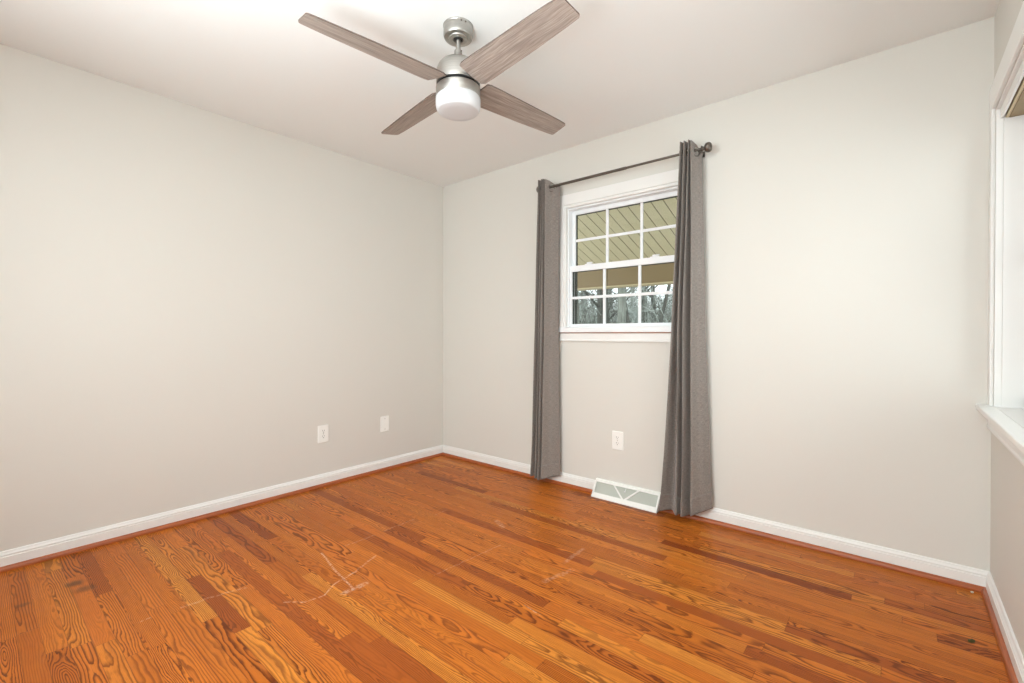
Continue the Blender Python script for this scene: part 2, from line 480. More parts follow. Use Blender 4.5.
# wooden shoe moulding (quarter round)
SP = [(.013, 0), (.030, 0)] + [(.014 + .016 * math.cos(t), .004 + .019 * math.sin(t)) for t in [i * R90 / 6 for i in range(7)]] + [(.013, .023)]
bm = bmesh.new(); extrude_profile(bm, SP, lambda p, s: (p[0], s, p[1]), YF + .02, -.013)
struct(link('trim_1', bm, M['shoe'], smooth=True, angle=30))
bm = bmesh.new()
extrude_profile(bm, SP, lambda p, s: (s, -p[0], p[1]), .013, VX0 - .012)
extrude_profile(bm, SP, lambda p, s: (s, -p[0], p[1]), VX1 + .012, W - .013)
struct(link('trim_2', bm, M['shoe'], smooth=True, angle=30))
bm = bmesh.new(); extrude_profile(bm, SP, lambda p, s: (W - p[0], s, p[1]), YF + .02, -.013)
struct(link('trim_3', bm, M['shoe'], smooth=True, angle=30))

# ---------------------------------------------------------------- window_1: double-hung in the back wall
win = struct(empty('window_1', (1.752, 0, 1.10)))


def wpart(name, bm, mat, parent, **k):
    """children of an object that sits at a location: build in world space, shift into local"""
    off = Vector((0, 0, 0)); p = parent
    while p: off += p.location; p = p.parent
    bmesh.ops.translate(bm, verts=bm.verts, vec=-off)
    return link(name, bm, mat, parent, **k)


X0, X1 = 1.285, 2.219
# casing: flat head board and narrow sides with an inner bead
bm = boxes(((X0, -.014, 2.028), (X1, .0, 2.103)), ((X0, -.014, 1.148), (1.322, 0, 2.028)), ((2.182, -.014, 1.148), (X1, 0, 2.028)))
wpart('casing', bm, M['trim'], win, bevel=.002)
bm = boxes(((1.322, -.009, 2.008), (2.182, .02, 2.028)), ((1.322, -.009, 1.148), (1.338, .02, 2.008)), ((2.166, -.009, 1.148), (2.182, .02, 2.008)))
wpart('stop_moulding', bm, M['trim'], win, bevel=.003)
bm = boxes(((X0 - .002, -.022, 1.112), (X1 + .002, .03, 1.148)))
wpart('sill', bm, M['vinyl'], win, bevel=.003)
tag(wpart('sill_edge', boxes(((X0, -.017, 1.106), (X1, .0, 1.112))), M['sillstrip'], win), 'brown strip under the sill')  # thin brown strip between sill and apron
bm = bmesh.new()
extrude_profile(bm, [(0, 1.05), (.012, 1.05), (.012, 1.058), (.009, 1.064), (.009, 1.100), (.012, 1.106), (0, 1.106)], lambda p, s: (s, -p[0], p[1]), X0, X1)
wpart('apron', bm, M['trim'], win)
# vinyl frame: jambs and head with the track step
bm = boxes(((1.326, .018, 1.12), (1.346, .112, 2.018)), ((2.158, .018, 1.12), (2.178, .112, 2.018)), ((1.346, .018, 1.998), (2.158, .112, 2.018)), ((1.346, .03, 1.125), (2.158, .112, 1.150)),
           ((1.346, .062, 1.56), (1.352, .068, 1.998)), ((2.152, .062, 1.56), (2.158, .068, 1.998)))
wpart('frame', bm, M['vinyl'], win, bevel=.0015)


def sash(name, y0, y1, z0, z1, gx0, gx1, gz0, gz1, zm):
    bm = boxes(((1.347, y0, z0), (gx0, y1, z1)), ((gx1, y0, z0), (2.157, y1, z1)), ((gx0, y0, z0), (gx1, y1, gz0)), ((gx0, y0, gz1), (gx1, y1, z1)))
    s = wpart(name, bm, M['vinyl'], win, bevel=.002)
    yc = (y0 + y1) / 2
    mx = [gx0 + (gx1 - gx0) * k / 3 for k in (1, 2)]
    bs = [((x - .0095, yc - .008, gz0), (x + .0095, yc + .004, gz1)) for x in mx] + [((gx0, yc - .007, zm - .0095), (gx1, yc + .004, zm + .0095))]
    wpart('muntin_grid', boxes(*bs), M['vinyl'], s, bevel=.002)
    gk = boxes(((gx0, yc - .003, gz0), (gx0 + .0035, yc + .012, gz1)), ((gx1 - .0035, yc - .003, gz0), (gx1, yc + .012, gz1)), ((gx0, yc - .003, gz1 - .0035), (gx1, yc + .012, gz1)))
    wpart('gasket', gk, M['gasket'], s)
    wpart('pane', boxes(((gx0 - .004, yc + .0045, gz0 - .004), (gx1 + .004, yc + .0075, gz1 + .004))), M['glass'], s)
    return s


us = sash('upper_sash', .066, .094, 1.552, 1.998, 1.372, 2.132, 1.585, 1.968, 1.781)
ls = sash('lower_sash', .030, .060, 1.150, 1.592, 1.364, 2.140, 1.172, 1.550, 1.361)
for lx in (1.50, 1.985):
    bm = boxes(((lx - .030, .032, 1.592), (lx + .030, .056, 1.598)), ((lx - .016, .034, 1.598), (lx + .016, .052, 1.609)), ((lx + .004, .026, 1.600), (lx + .034, .038, 1.607)))
    wpart('sash_lock', bm, M['vinyl'], ls, bevel=.002)
bm = boxes(((1.350, .098, 1.15), (1.362, .111, 1.998)), ((2.142, .098, 1.15), (2.154, .111, 1.998)), ((1.362, .098, 1.972), (2.142, .111, 1.998)))
tag(wpart('outer_frame', bm, M['gasket'], win), 'dark exterior frame edge')

# ---------------------------------------------------------------- window_2: wide window in the right wall
w2 = struct(empty('window_2', (W, -.81, .775)))
bm = boxes(((W - .013, RY0 - .075, 2.035), (W, -.001, 2.132)), ((W - .013, -.056, .80), (W, -.001, 2.035)), ((W - .013, RY0 - .075, .80), (W, RY0, 2.035)))
wpart('casing', bm, M['trim'], w2, bevel=.003)
bm = boxes(((W - .048, RY0 - .10, .777), (W + .004, -.001, .800)), ((W + .004, RY0, .777), (W + .085, RY1, .800)))
wpart('stool', bm, M['trim'], w2, bevel=.004)
bm = bmesh.new()
extrude_profile(bm, [(0, .700), (.012, .700), (.014, .708), (.011, .716), (.011, .762), (.016, .777), (0, .777)], lambda p, s: (W - p[0], s, p[1]), RY0 - .08, -.002)
wpart('apron', bm, M['trim'], w2)
bm = boxes(((W, RY1 - .004, .80), (W + .022, RY1 + .001, 2.03)), ((W + .022, RY1 - .008, .80), (W + .085, RY1 + .001, 2.03)), ((W, RY0, .80), (W + .085, RY0 + .006, 2.03)), ((W, RY0, 2.024), (W + .085, RY1, 2.031)))
wpart('jamb', bm, M['trim'], w2, bevel=.001)
ym = (RY0 + RY1) / 2
bm = boxes(((W + .085, RY0, .80), (W + .118, RY0 + .05, 2.03)), ((W + .085, RY1 - .05, .80), (W + .118, RY1, 2.03)), ((W + .085, ym - .03, .80), (W + .118, ym + .03, 2.03)),
           ((W + .085, RY0, .80), (W + .118, RY1, .85)), ((W + .085, RY0, 1.98), (W + .118, RY1, 2.03)), ((W + .085, RY0, 1.39), (W + .118, RY1, 1.43)))
sh = wpart('sash', bm, M['vinyl'], w2, bevel=.003)
wpart('pane', boxes(((W + .100, RY0 + .02, .82), (W + .104, RY1 - .02, 2.01))), M['glass'], sh)

# shade pulled all the way up inside the right window
sd = tag(empty('window_shade', (W, ym, 1.985)), 'tan pleated shade pulled up under a white valance at the top of the right window', 'window shade')
wpart('valance', boxes(((W + .012, RY0 + .008, 1.984), (W + .021, RY1 - .006, 2.023))), M['trim'], sd, bevel=.001)
bm = bmesh.new()
pl = []
n = 6
for k in range(n):
    z = 2.020 - k * .0055
    pl += [(.030, z), (.027, z - .00275)]
back = [(.075 if i % 2 else .078, p[1]) for i, p in enumerate(pl)][::-1]
extrude_profile(bm, pl + back, lambda p, s: (W + p[0], s, p[1]), RY0 + .012, RY1 - .010)
wpart('pleated_cloth', bm, M['tan'], sd)
bm = boxes(((W + .036, RY0 + .012, 1.978), (W + .077, RY1 - .010, 1.988)))
wpart('bottom_rail', bm, M['tan'], sd, bevel=.002)
bm = boxes(((W + .026, RY0 + .012, 1.981), (W + .036, RY1 - .010, 1.988)))
tag(wpart('rail_lip', bm, M['tanrail'], sd, bevel=.001), 'paler front lip of the bottom rail')

# added_front_window: unseen window added behind the camera to let fill light in
w3 = struct(empty('added_front_window', ((FX0 + FX1) / 2, YF, FZ0)))
bm = boxes(((FX0 - .07, YF, FZ0), (FX0, YF + .014, FZ1)), ((FX1, YF, FZ0), (FX1 + .07, YF + .014, FZ1)), ((FX0 - .07, YF, FZ1), (FX1 + .07, YF + .014, FZ1 + .075)))
wpart('casing', bm, M['trim'], w3, bevel=.002)
wpart('stool', boxes(((FX0 - .09, YF - .08, FZ0 - .022), (FX1 + .09, YF + .04, FZ0))), M['trim'], w3, bevel=.003)
xm = (FX0 + FX1) / 2
bm = boxes(((FX0, YF - .10, FZ0), (FX0 + .045, YF - .06, FZ1)), ((FX1 - .045, YF - .10, FZ0), (FX1, YF - .06, FZ1)), ((xm - .03, YF - .10, FZ0), (xm + .03, YF - .06, FZ1)),
           ((FX0, YF - .10, FZ0), (FX1, YF - .06, FZ0 + .045)), ((FX0, YF - .10, FZ1 - .045), (FX1, YF - .06, FZ1)))
s3 = wpart('sash', bm, M['vinyl'], w3, bevel=.003)
wpart('pane', boxes(((FX0 + .02, YF - .082, FZ0 + .02), (FX1 - .02, YF - .078, FZ1 - .02))), M['glass'], s3)

# ---------------------------------------------------------------- ceiling fan
FXc, FYc = 1.7025, -1.4115
fan = tag(empty('ceiling_fan', (FXc, FYc, H)), 'brushed nickel ceiling fan with four grey-brown wood blades and a white glass light', 'ceiling fan')


def fl(name, prof, mat, parent=fan, seg=64, angle=30):
    bm = bmesh.new(); lathe(bm, [(r, z - H) for r, z in prof], seg)
    return link(name, bm, mat, parent, smooth=True, angle=angle)


cn = fl('canopy', [(.0655, 2.440), (.0655, 2.436), (.0640, 2.434), (.0640, 2.400), (.0628, 2.394), (.0600, 2.389), (.0420, 2.3885), (.0405, 2.3845), (.0385, 2.383), (.0225, 2.383), (.0225, 2.3885), (.020, 2.40)], M['nickel'])
# slot screws on the canopy rim and the dark opening round the ball
for a in (-.55, -.25):
    bm = bmesh.new(); lathe(bm, [(.0035, 0), (.0035, .003), (.002, .004), (0, .004)], 12)
    bmesh.ops.rotate(bm, verts=bm.verts, cent=(0, 0, 0), matrix=Matrix.Rotation(R90, 3, 'Y'))
    bmesh.ops.translate(bm, verts=bm.verts, vec=(.0635, 0, 2.428 - H))
    bmesh.ops.rotate(bm, verts=bm.verts, cent=(0, 0, 0), matrix=Matrix.Rotation(a, 3, 'Z'))
    tag(link('screw', bm, M['pewter'], cn), 'dark canopy screw')
fl('hanger_ball', [(0, 2.418), (.014, 2.414), (.0205, 2.402), (.0215, 2.392), (.018, 2.385), (.0127, 2.381), (.0127, 2.379)], M['dark'])
fl('downrod', [(.0105, 2.395), (.0105, 2.300)], M['nickel'])
cp = fl('coupling', [(.011, 2.336), (.0165, 2.335), (.0170, 2.322), (.0150, 2.320), (.0150, 2.314), (.0185, 2.312), (.0200, 2.298), (.0260, 2.292), (.0300, 2.286)], M['nickel'])
bm = bmesh.new(); tube(bm, [(-.022, 0, 2.328 - H), (.022, 0, 2.328 - H)], .0025, 10)
link('clevis_pin', bm, M['pewter'], cp)
hs = [(.020, 2.290), (.045, 2.2885), (.062, 2.284), (.076, 2.276), (.086, 2.264), (.0925, 2.248), (.0950, 2.230), (.0955, 2.205), (.0955, 2.187), (.0940, 2.184), (.085, 2.184)]
fl('motor_housing', hs, M['nickel'])
fl('flywheel', [(.086, 2.188), (.086, 2.168)], M['dark'])
fl('light_collar', [(.086, 2.1715), (.0945, 2.1715), (.0962, 2.169), (.0962, 2.130), (.0945, 2.127), (.085, 2.127)], M['nickel'])
gp = [(.088, 2.129), (.0945, 2.1285), (.0972, 2.124), (.0975, 2.112)]
gp += [(.0975 - .015 * (1 - math.cos(t)), 2.100 - .032 * math.sin(t)) for t in [i * R90 / 8 for i in range(9)]]
gp = gp + [(.078, 2.0655), (.055, 2.0635), (.025, 2.0625), (0, 2.062)]
fl('glass_shade', gp, M['opal'], angle=50)

# blades: outline in local coordinates, x = radius from the fan axis
PITCH, BA0 = .215, 4.574


def blade_outline():
    pts = []
    top = [(.098, .050), (.115, .062), (.16, .063), (.30, .060), (.42, .057), (.53, .052), (.60, .0485)]
    pts += top
    c = (.629, .034); R = .012
    for i in range(7):
        t = math.radians(85 - i * 13); pts.append((c[0] + R * math.cos(t), c[1] + R * math.sin(t)))
    c = (.626, -.042); R = .014
    for i in range(7):
        t = math.radians(-5 - i * 14); pts.append((c[0] + R * math.cos(t), c[1] + R * math.sin(t)))
    pts += [(.58, -.0605), (.50, -.0645), (.40, -.068), (.28, -.0725), (.18, -.0765), (.125, -.0775), (.109, -.072)]
    pts += [(.104, -.045), (.0985, 0.0)]
    return pts


bl0 = None
for k in range(4):
    th = BA0 - k * R90
    if bl0 is None:
        bm = bmesh.new(); poly_prism(bm, [(.10 + (q[0] - .10) * 1.018, q[1]) for q in blade_outline()], -.003, .003, 1)
        bl0 = link('blade', bm, [M['blade'], M['edge']], fan)
        bm = bmesh.new(); poly_prism(bm, [(.060, -.020), (.095, -.026), (.140, -.040), (.158, -.034), (.158, .026), (.140, .032), (.095, .020), (.060, .016)], .0031, .0065)
        br0 = link('blade_bracket', bm, M['pewter'], bl0)
        bl = bl0
    else:
        bl = bl0.copy(); COL.objects.link(bl); bl.parent = fan
        br = br0.copy(); COL.objects.link(br); br.parent = bl
    bl.location = (0, 0, 2.184 - H); bl.rotation_euler = (-PITCH, 0, th)

# ---------------------------------------------------------------- curtain rod and curtains
ROD_Y, ROD_Z = -.085, 2.160
rod = tag(empty('curtain_rod', (1.752, 0, ROD_Z)), 'dark pewter curtain rod with round end knobs mounted above the window', 'curtain rod')


def wtube(name, pts, rad, mat, parent, seg=20, **k):
    bm = bmesh.new(); tube(bm, pts, rad, seg); return wpart(name, bm, mat, parent, smooth=True, **k)


wtube('outer_pole', [(1.192, ROD_Y, ROD_Z), (1.845, ROD_Y, ROD_Z)], .0095, M['pewter'], rod)
wtube('inner_pole', [(1.845, ROD_Y, ROD_Z), (2.318, ROD_Y, ROD_Z)], .0075, M['pewter'], rod)
FP = [(0, 0), (.016, .0), (.018, .003), (.0125, .007), (.0105, .012), (.0105, .016), (.019, .020), (.0265, .027), (.0285, .036), (.0270, .046), (.021, .053), (.010, .0565), (0, .057)]
for sx, s in ((1.196, -1), (2.312, 1)):
    bm = bmesh.new(); lathe(bm, FP, 32)
    bmesh.ops.rotate(bm, verts=bm.verts, cent=(0, 0, 0), matrix=Matrix.Rotation(s * R90, 3, 'Y'))
    bmesh.ops.translate(bm, verts=bm.verts, vec=(sx, ROD_Y, ROD_Z))
    wpart('finial', bm, M['pewter'], rod, smooth=True, angle=40)
for bx in (1.187, 2.297):
    bm = bmesh.new()
    tube(bm, [(bx, -.004, ROD_Z - .004), (bx, -.05, ROD_Z - .008), (bx, -.076, ROD_Z - .008)], .0055, 10)
    tube(bm, [(bx, ROD_Y + .0105 * math.cos(t), ROD_Z + .0105 * math.sin(t)) for t in [math.radians(200 + i * 20) for i in range(9)]], .0022, 8)
    box(bm, (bx - .008, -.005, ROD_Z - .020), (bx + .008, 0, ROD_Z + .012))
    wpart('bracket', bm, M['pewter'], rod)

CT = {
 'L': [[(1.157, -0.05), (1.175, -0.122), (1.1934, -0.05), (1.2039, -0.122), (1.215, -0.05), (1.2181, -0.122), (1.2296, -0.05), (1.2332, -0.122), (1.2629, -0.0867), (1.2879, -0.0721), (1.3113, -0.045)],
       [(1.1248, -0.055), (1.1428, -0.12), (1.1627, -0.055), (1.1747, -0.12), (1.19, -0.055), (1.1973, -0.12), (1.2147, -0.055), (1.2242, -0.12), (1.2519, -0.0836), (1.2753, -0.068), (1.2972, -0.04)],
       [(1.086, -0.055), (1.104, -0.12), (1.1275, -0.055), (1.143, -0.12), (1.1589, -0.055), (1.1668, -0.12), (1.1853, -0.055), (1.1958, -0.12), (1.2389, -0.0817), (1.2752, -0.0645), (1.3093, -0.035)]],
 'R': [[(2.1859, -0.05), (2.2039, -0.122), (2.2191, -0.05), (2.2264, -0.122), (2.2418, -0.05), (2.2493, -0.122), (2.2612, -0.05), (2.2652, -0.122), (2.2806, -0.0867), (2.2935, -0.0721), (2.3057, -0.045)],
       [(2.1371, -0.055), (2.1551, -0.12), (2.1768, -0.055), (2.1906, -0.12), (2.2104, -0.055), (2.2221, -0.12), (2.2484, -0.055), (2.2667, -0.12), (2.2889, -0.0855), (2.3075, -0.0715), (2.325, -0.045)],
       [(2.0644, -0.055), (2.0824, -0.122), (2.1366, -0.055), (2.1828, -0.122), (2.2038, -0.055), (2.2168, -0.122), (2.2489, -0.055), (2.273, -0.122), (2.3081, -0.0829), (2.3377, -0.0651), (2.3654, -0.035)]]}


def catmull(pts, n):
    out = []
    P = [pts[0]] + pts + [pts[-1]]
    for i in range(1, len(P) - 2):
        p0, p1, p2, p3 = [Vector((q[0], q[1])) for q in P[i - 1:i + 3]]
        for k in range(n):
            t = k / n
            out.append(.5 * ((2 * p1) + (p2 - p0) * t + (2 * p0 - 5 * p1 + 4 * p2 - p3) * t * t + (3 * p1 - p0 - 3 * p2 + p3) * t ** 3))
    out.append(Vector(pts[-1])); return out


ZT, ZM, ZB = 2.217, 1.12, .030


# how far the bottom edge rises at each fold
LIFT = {'L': [.02, .02, .02, .015, .01, .008, .005, .0, .02, .035, .045], 'R': [.0, .003, .006, .006, .006, .006, .006, .006, .03, .05, .068]}


def curtain(key, label, ztop_tilt):
    CR = []
    for c in CT[key]:                       # round the fold tips
        o = []
        for i, q in enumerate(c):
            if i in (1, 3, 5):
                d = .20 * min(abs(c[i + 2][0] - q[0]), .022)
                o += [(q[0] - d * .6, q[1] + .003), (q[0] + d, q[1] + .004)]
            else: o.append(q)
        CR.append(o)
    c3 = [catmull(c, 12) for c in CR]
    nU = len(c3[0])
    zs = [ZB + (ZM - ZB) * i / 40 for i in range(40)] + [ZM + (ROD_Z - .05 - ZM) * i / 30 for i in range(30)]
    zs += [ROD_Z - .05 + (ZT - ROD_Z + .05) * i / 40 for i in range(41)]
    bx = CT[key][2][7][0]
    root = tag(empty('curtain', (bx, -.08, ZB)), label, 'curtain', 'grey curtains at the window')
    org = Vector((bx, -.08, ZB))

    def pos(ui, z):
        a = c3[2][ui]; b = c3[1][ui]; c = c3[0][ui]
        # quadratic in height through the three sections
        if z < ZM:
            t = max(0.0, (z - ZB) / (ZM - ZB)); t2 = t ** .75; p = a * (1 - t2) + b * t2
        else:
            t = (z - ZM) / (ZT - ZM); t2 = t * t * (3 - 2 * t) * .35 + t * .65; p = b * (1 - t2) + c * t2
        n1 = nU - 1; f = ui / n1
        bump = LIFT[key]; kk = f * (len(bump) - 1); ki = min(int(kk), len(bump) - 2); lift = bump[ki] + (bump[ki + 1] - bump[ki]) * (kk - ki)
        z = z + lift * max(0.0, 1 - (z - ZB) / (ZT - ZB)) ** 1.5
        if z > ROD_Z - .1:
            e = max(0.0, (f - .72) / .28); z -= .052 * e * e * (3 - 2 * e) * (z - ROD_Z + .1) / (ZT - ROD_Z + .1)
        wv = noise.noise(Vector((ui * .10, z * 2.2, 3.1 if key == 'L' else 9.7))) * .004
        return Vector((p.x + wv, p.y + wv * .4, z))

    def sheet(rows, off, name, mat, hole=False, inset=0):
        bm = bmesh.new(); uvl = bm.loops.layers.uv.new('UVMap')
        V = []; ul = [0.0]
        for ui in range(1, nU): ul.append(ul[-1] + (c3[1][ui] - c3[1][ui - 1]).length)
        for z in rows:
            V.append([bm.verts.new(pos(ui, z) - org) for ui in range(nU)])
        for i in range(len(rows) - 1):
            for k in range(nU - 1):
                if hole:
                    cc = (V[i][k].co + V[i + 1][k + 1].co) / 2 + org
                    if math.hypot(cc.y - ROD_Y, cc.z - ROD_Z) < .0165: continue
                f = bm.faces.new((V[i][k], V[i][k + 1], V[i + 1][k + 1], V[i + 1][k]))
                for lp, (uu, vv) in zip(f.loops, ((ul[k], rows[i]), (ul[k + 1], rows[i]), (ul[k + 1], rows[i + 1]), (ul[k], rows[i + 1]))): lp[uvl].uv = (uu, vv)
        o = link(name, bm, mat, root, smooth=True, angle=80)
        md = o.modifiers.new('thick', 'SOLIDIFY'); md.thickness = off; md.offset = 0
        return o

    sheet(zs, .0016, 'panel', M['fabric'], hole=True)
    hz = [ZB - .0005 + .102 * i / 10 for i in range(11)]
    sheet(hz, .0036, 'hem', M['fabric'])
    # grommets where the cloth crosses the rod
    zi = ROD_Z
    prev = None; cnt = 0
    for ui in range(nU):
        p = pos(ui, zi)
        if prev is not None and (prev.y - ROD_Y) * (p.y - ROD_Y) <= 0 and prev.y != p.y:
            t = (ROD_Y - prev.y) / (p.y - prev.y); q = prev.lerp(p, t)
            d = (p - prev).normalized(); nrm = Vector((-d.y, d.x, 0)).normalized()
            bm = bmesh.new()
            ring = [(.0165, -.0025), (.021, -.0035), (.0245, -.0015), (.0245, .0015), (.021, .0035), (.0165, .0025)]
            sg = 28; R = []
            for k in range(sg):
                t2 = 2 * math.pi * k / sg; R.append([bm.verts.new((r * math.cos(t2), r * math.sin(t2), z)) for r, z in ring])
            for k in range(sg):
                for j in range(len(ring)):
                    bm.faces.new((R[k][j], R[(k + 1) % sg][j], R[(k + 1) % sg][(j + 1) % 6], R[k][(j + 1) % 6]))
            rot = Vector((0, 0, 1)).rotation_difference(nrm).to_matrix()
            bmesh.ops.rotate(bm, verts=bm.verts, cent=(0, 0, 0), matrix=rot)
            bmesh.ops.translate(bm, verts=bm.verts, vec=q - org)
            link('grommet', bm, M['pewter'], root, smooth=True); cnt += 1
        prev = p
    return root


curtain('L', 'long grey grommet curtain hanging at the left edge of the window, nearer the corner', 0)
curtain('R', 'long grey grommet curtain hanging right of the window over the end of the floor register', 0)

# ---------------------------------------------------------------- baseboard register
vent = tag(empty('baseboard_register', ((VX0 + VX1) / 2, -.03, 0)), 'white metal baseboard register with a V brace on the floor under the window', 'vent register')
vt, vb, hT, hB = -.016, -.072, .101, .012


def vy(z): return vb + (vt - vb) * (z - hB) / (hT - hB)


def vbar(bm, x0, z0, x1, z1, w, th=.005):
    """flat bar lying on the sloped face"""
    a = Vector((x0, vy(z0), z0)); b = Vector((x1, vy(z1), z1)); nrm = Vector((0, -(hT - hB), vb - vt)).normalized() * -1
    nrm = Vector((0, -(hT - hB), (vt - vb))).normalized()
    d = (b - a).normalized(); s = d.cross(nrm).normalized() * w / 2
    q = [a - s, a + s, b + s, b - s]
    lo = [bm.verts.new(p - nrm * .002) for p in q]; hi = [bm.verts.new(p + nrm * th) for p in q]
    bm.faces.new(lo); bm.faces.new(hi)
    for k in range(4): bm.faces.new((lo[k], lo[(k + 1) % 4], hi[(k + 1) % 4], hi[k]))


bm = bmesh.new()
# end cheeks, back lip and bottom toe
for x0, x1 in ((VX0 - .0, VX0 + .003), (VX1 - .003, VX1)):
    f = [(0, 0), (-.080, 0), (-.080, .010), (vb, hB), (vt, hT), (-.012, hT + .004), (0, hT + .004)]
    extrude_profile(bm, f, lambda p, s: (s, p[0], p[1]), x0, x1)
extrude_profile(bm, [(0, hT), (vt - .002, hT - .001), (vt - .002, hT + .003), (-.012, hT + .006), (0, hT + .006)], lambda p, s: (s, p[0], p[1]), VX0, VX1)
extrude_profile(bm, [(-.020, 0), (-.082, 0), (-.082, .007), (vb - .004, .013), (vb + .002, .013), (vb + .002, .005), (-.020, .005)], lambda p, s: (s, p[0], p[1]), VX0, VX1)
wpart('body', bm, M['plate'], vent)
bm = bmesh.new()
xm_ = (VX0 + VX1) / 2
vbar(bm, VX0 + .001, hT - .006, VX1 - .001, hT - .006, .013)
vbar(bm, VX0 + .001, hB + .006, VX1 - .001, hB + .006, .022)
vbar(bm, VX0 + .006, hB + .004, VX0 + .006, hT - .002, .012)
vbar(bm, VX1 - .006, hB + .004, VX1 - .006, hT - .002, .012)
wpart('face_frame', bm, M['plate'], vent, bevel=.001)
bm = bmesh.new()
vbar(bm, xm_ - .088, hT - .010, xm_ - .006, hB + .012, .010)
vbar(bm, xm_ + .088, hT - .010, xm_ + .006, hB + .012, .010)
wpart('brace', bm, M['plate'], vent, bevel=.001)
# fine louvre grille behind the frame
bm = bmesh.new()
nl = 14
for k in range(nl):
    z = hB + .012 + (hT - hB - .022) * (k + .5) / nl
    y = vy(z) + .004
    q = [(y - .0015, z - .0022), (y + .0060, z + .0018), (y + .0060, z + .0030), (y - .0015, z - .0008)]
    extrude_profile(bm, q, lambda p, s: (s, p[0], p[1]), VX0 + .003, VX1 - .003)
q = [(vy(hB + .004) + .012, hB + .004), (vy(hT - .004) + .012, hT - .004), (vy(hT - .004) + .014, hT - .004), (vy(hB + .004) + .014, hB + .004)]
extrude_profile(bm, q, lambda p, s: (s, p[0], p[1]), VX0 + .003, VX1 - .003)
tag(wpart('grille', bm, M['mesh'], vent), 'grey-green louvre grille')
bm = bmesh.new(); zc = hT - .030
tube(bm, [(xm_, vy(hT - .014), hT - .014), (xm_, vy(zc) - .010, zc)], [.0022, .0022], 10)
lathe_bm = bmesh.new()
bmesh.ops.create_uvsphere(bm, u_segments=14, v_segments=10, radius=.005, matrix=Matrix.Translation((xm_, vy(zc) - .011, zc)))
wpart('damper_lever', bm, M['vinyl'], vent, smooth=True)

# ---------------------------------------------------------------- outlets and blank plate


def rounded_plate(bm, w, h, t, r=.004):
    pts = []
    for cx, cy, a0 in ((w / 2 - r, h / 2 - r, 0), (-w / 2 + r, h / 2 - r, 90), (-w / 2 + r, -h / 2 + r, 180), (w / 2 - r, -h / 2 + r, 270)):
        for i in range(5):
            a = math.radians(a0 + i * 22.5); pts.append((cx + r * math.cos(a), cy + r * math.sin(a)))
    b0 = [bm.verts.new((p[0], p[1], 0)) for p in pts]; b1 = [bm.verts.new((p[0], p[1], t * .55)) for p in pts]
    b2 = [bm.verts.new((p[0] * (1 - .006 / w), p[1] * (1 - .006 / h), t)) for p in pts]
    bm.faces.new(b0); bm.faces.new(b2); n = len(pts)
    for a, b in ((b0, b1), (b1, b2)):
        for k in range(n): bm.faces.new((a[k], a[(k + 1) % n], b[(k + 1) % n], b[k]))


def screw_bm(x, y, z):
    bm = bmesh.new(); lathe(bm, [(.0036, z - .001), (.0036, z + .0008), (.0025, z + .0014), (0, z + .0015)], 16)
    box(bm, (-.0028, -.0005, z + .0009), (.0028, .0005, z + .0017))
    bmesh.ops.translate(bm, verts=bm.verts, vec=(x, y, 0)); return bm


def outlet(loc, rot, label):
    """local x right, y up, z out of the wall"""
    o = tag(empty('wall_outlet', loc), label, 'outlet', 'duplex outlets'); o.rotation_euler = rot
    bm = bmesh.new(); rounded_plate(bm, .080, .124, .006); link('cover_plate', bm, M['plate'], o)
    link('screw', screw_bm(0, 0, .006), M['screw'], o)
    for sy in (.0195, -.0195):
        bm = bmesh.new(); pts = []
        for i in range(32):
            a = 2 * math.pi * i / 32; pts.append((.0172 * math.cos(a), max(-.0135, min(.0135, .0172 * math.sin(a))) + sy))
        poly_prism(bm, pts, .004, .0078); r = link('receptacle', bm, M['plate'], o)
        bm = boxes(((-.0078, sy + .000, .0072), (-.0052, sy + .0095, .0081)), ((.0052, sy + .001, .0072), (.0078, sy + .0085, .0081)))
        h = bmesh.new(); pts = [(.0030 * math.cos(a), max(-.0022, .0030 * math.sin(a)) + sy - .0075) for a in [2 * math.pi * i / 16 for i in range(16)]]
        poly_prism(bm, pts, .0072, .0081); h.free()
        tag(link('slots', bm, M['slot'], r), 'dark socket slots')
    return o


RB = (R90, 0, 0)                       # faces -y (on the back wall)
RL = (R90, 0, R90)                     # faces +x (on the left wall)
outlet((0, -1.144, .378), RL, 'white duplex outlet on the left wall, lone and left of the blank plate')
outlet((1.748, 0, .388), RB, 'white duplex outlet on the back wall below the window')
bp_ = tag(empty('blank_wall_plate', (0, -.625, .373)), 'blank white wall plate on the left wall near the corner', 'wall plate'); bp_.rotation_euler = RL
bm = bmesh.new(); rounded_plate(bm, .080, .124, .006); link('cover_plate', bm, M['plate'], bp_)
for sy in (.042, -.042): link('screw', screw_bm(0, sy, .006), M['screw'], bp_)

# ---------------------------------------------------------------- debris on the floor near the right corner
bm = bmesh.new()
lv = [(-.016, 0), (-.009, .005), (0, .0065), (.009, .004), (.017, -.001), (.008, -.006), (-.002, -.0065), (-.010, -.004)]
mid = [bm.verts.new((x, 0, .003 + .004 * math.cos(x * 90))) for x in (-.016, -.008, 0, .008, .017)]
upv = [bm.verts.new((x, y, .0045 + .003 * abs(math.sin(x * 160)))) for x, y in ((-.008, .0055), (0, .0068), (.008, .004))]
dnv = [bm.verts.new((x, y, .0008)) for x, y in ((-.008, -.005), (0, -.0066), (.008, -.0058))]
for k in range(4):
    a, b = mid[k], mid[k + 1]
    u = [upv[k - 1]] if 0 < k else []
    u2 = [upv[k]] if k < 3 else []
    bm.faces.new([a, b] + u2 + u)
    d_ = [dnv[k - 1]] if 0 < k else []
    d2 = [dnv[k]] if k < 3 else []
    bm.faces.new([b, a] + d_ + d2)
lf = link('leaf_scrap', bm, M['leaf'])
md = lf.modifiers.new('thick', 'SOLIDIFY'); md.thickness = .0008
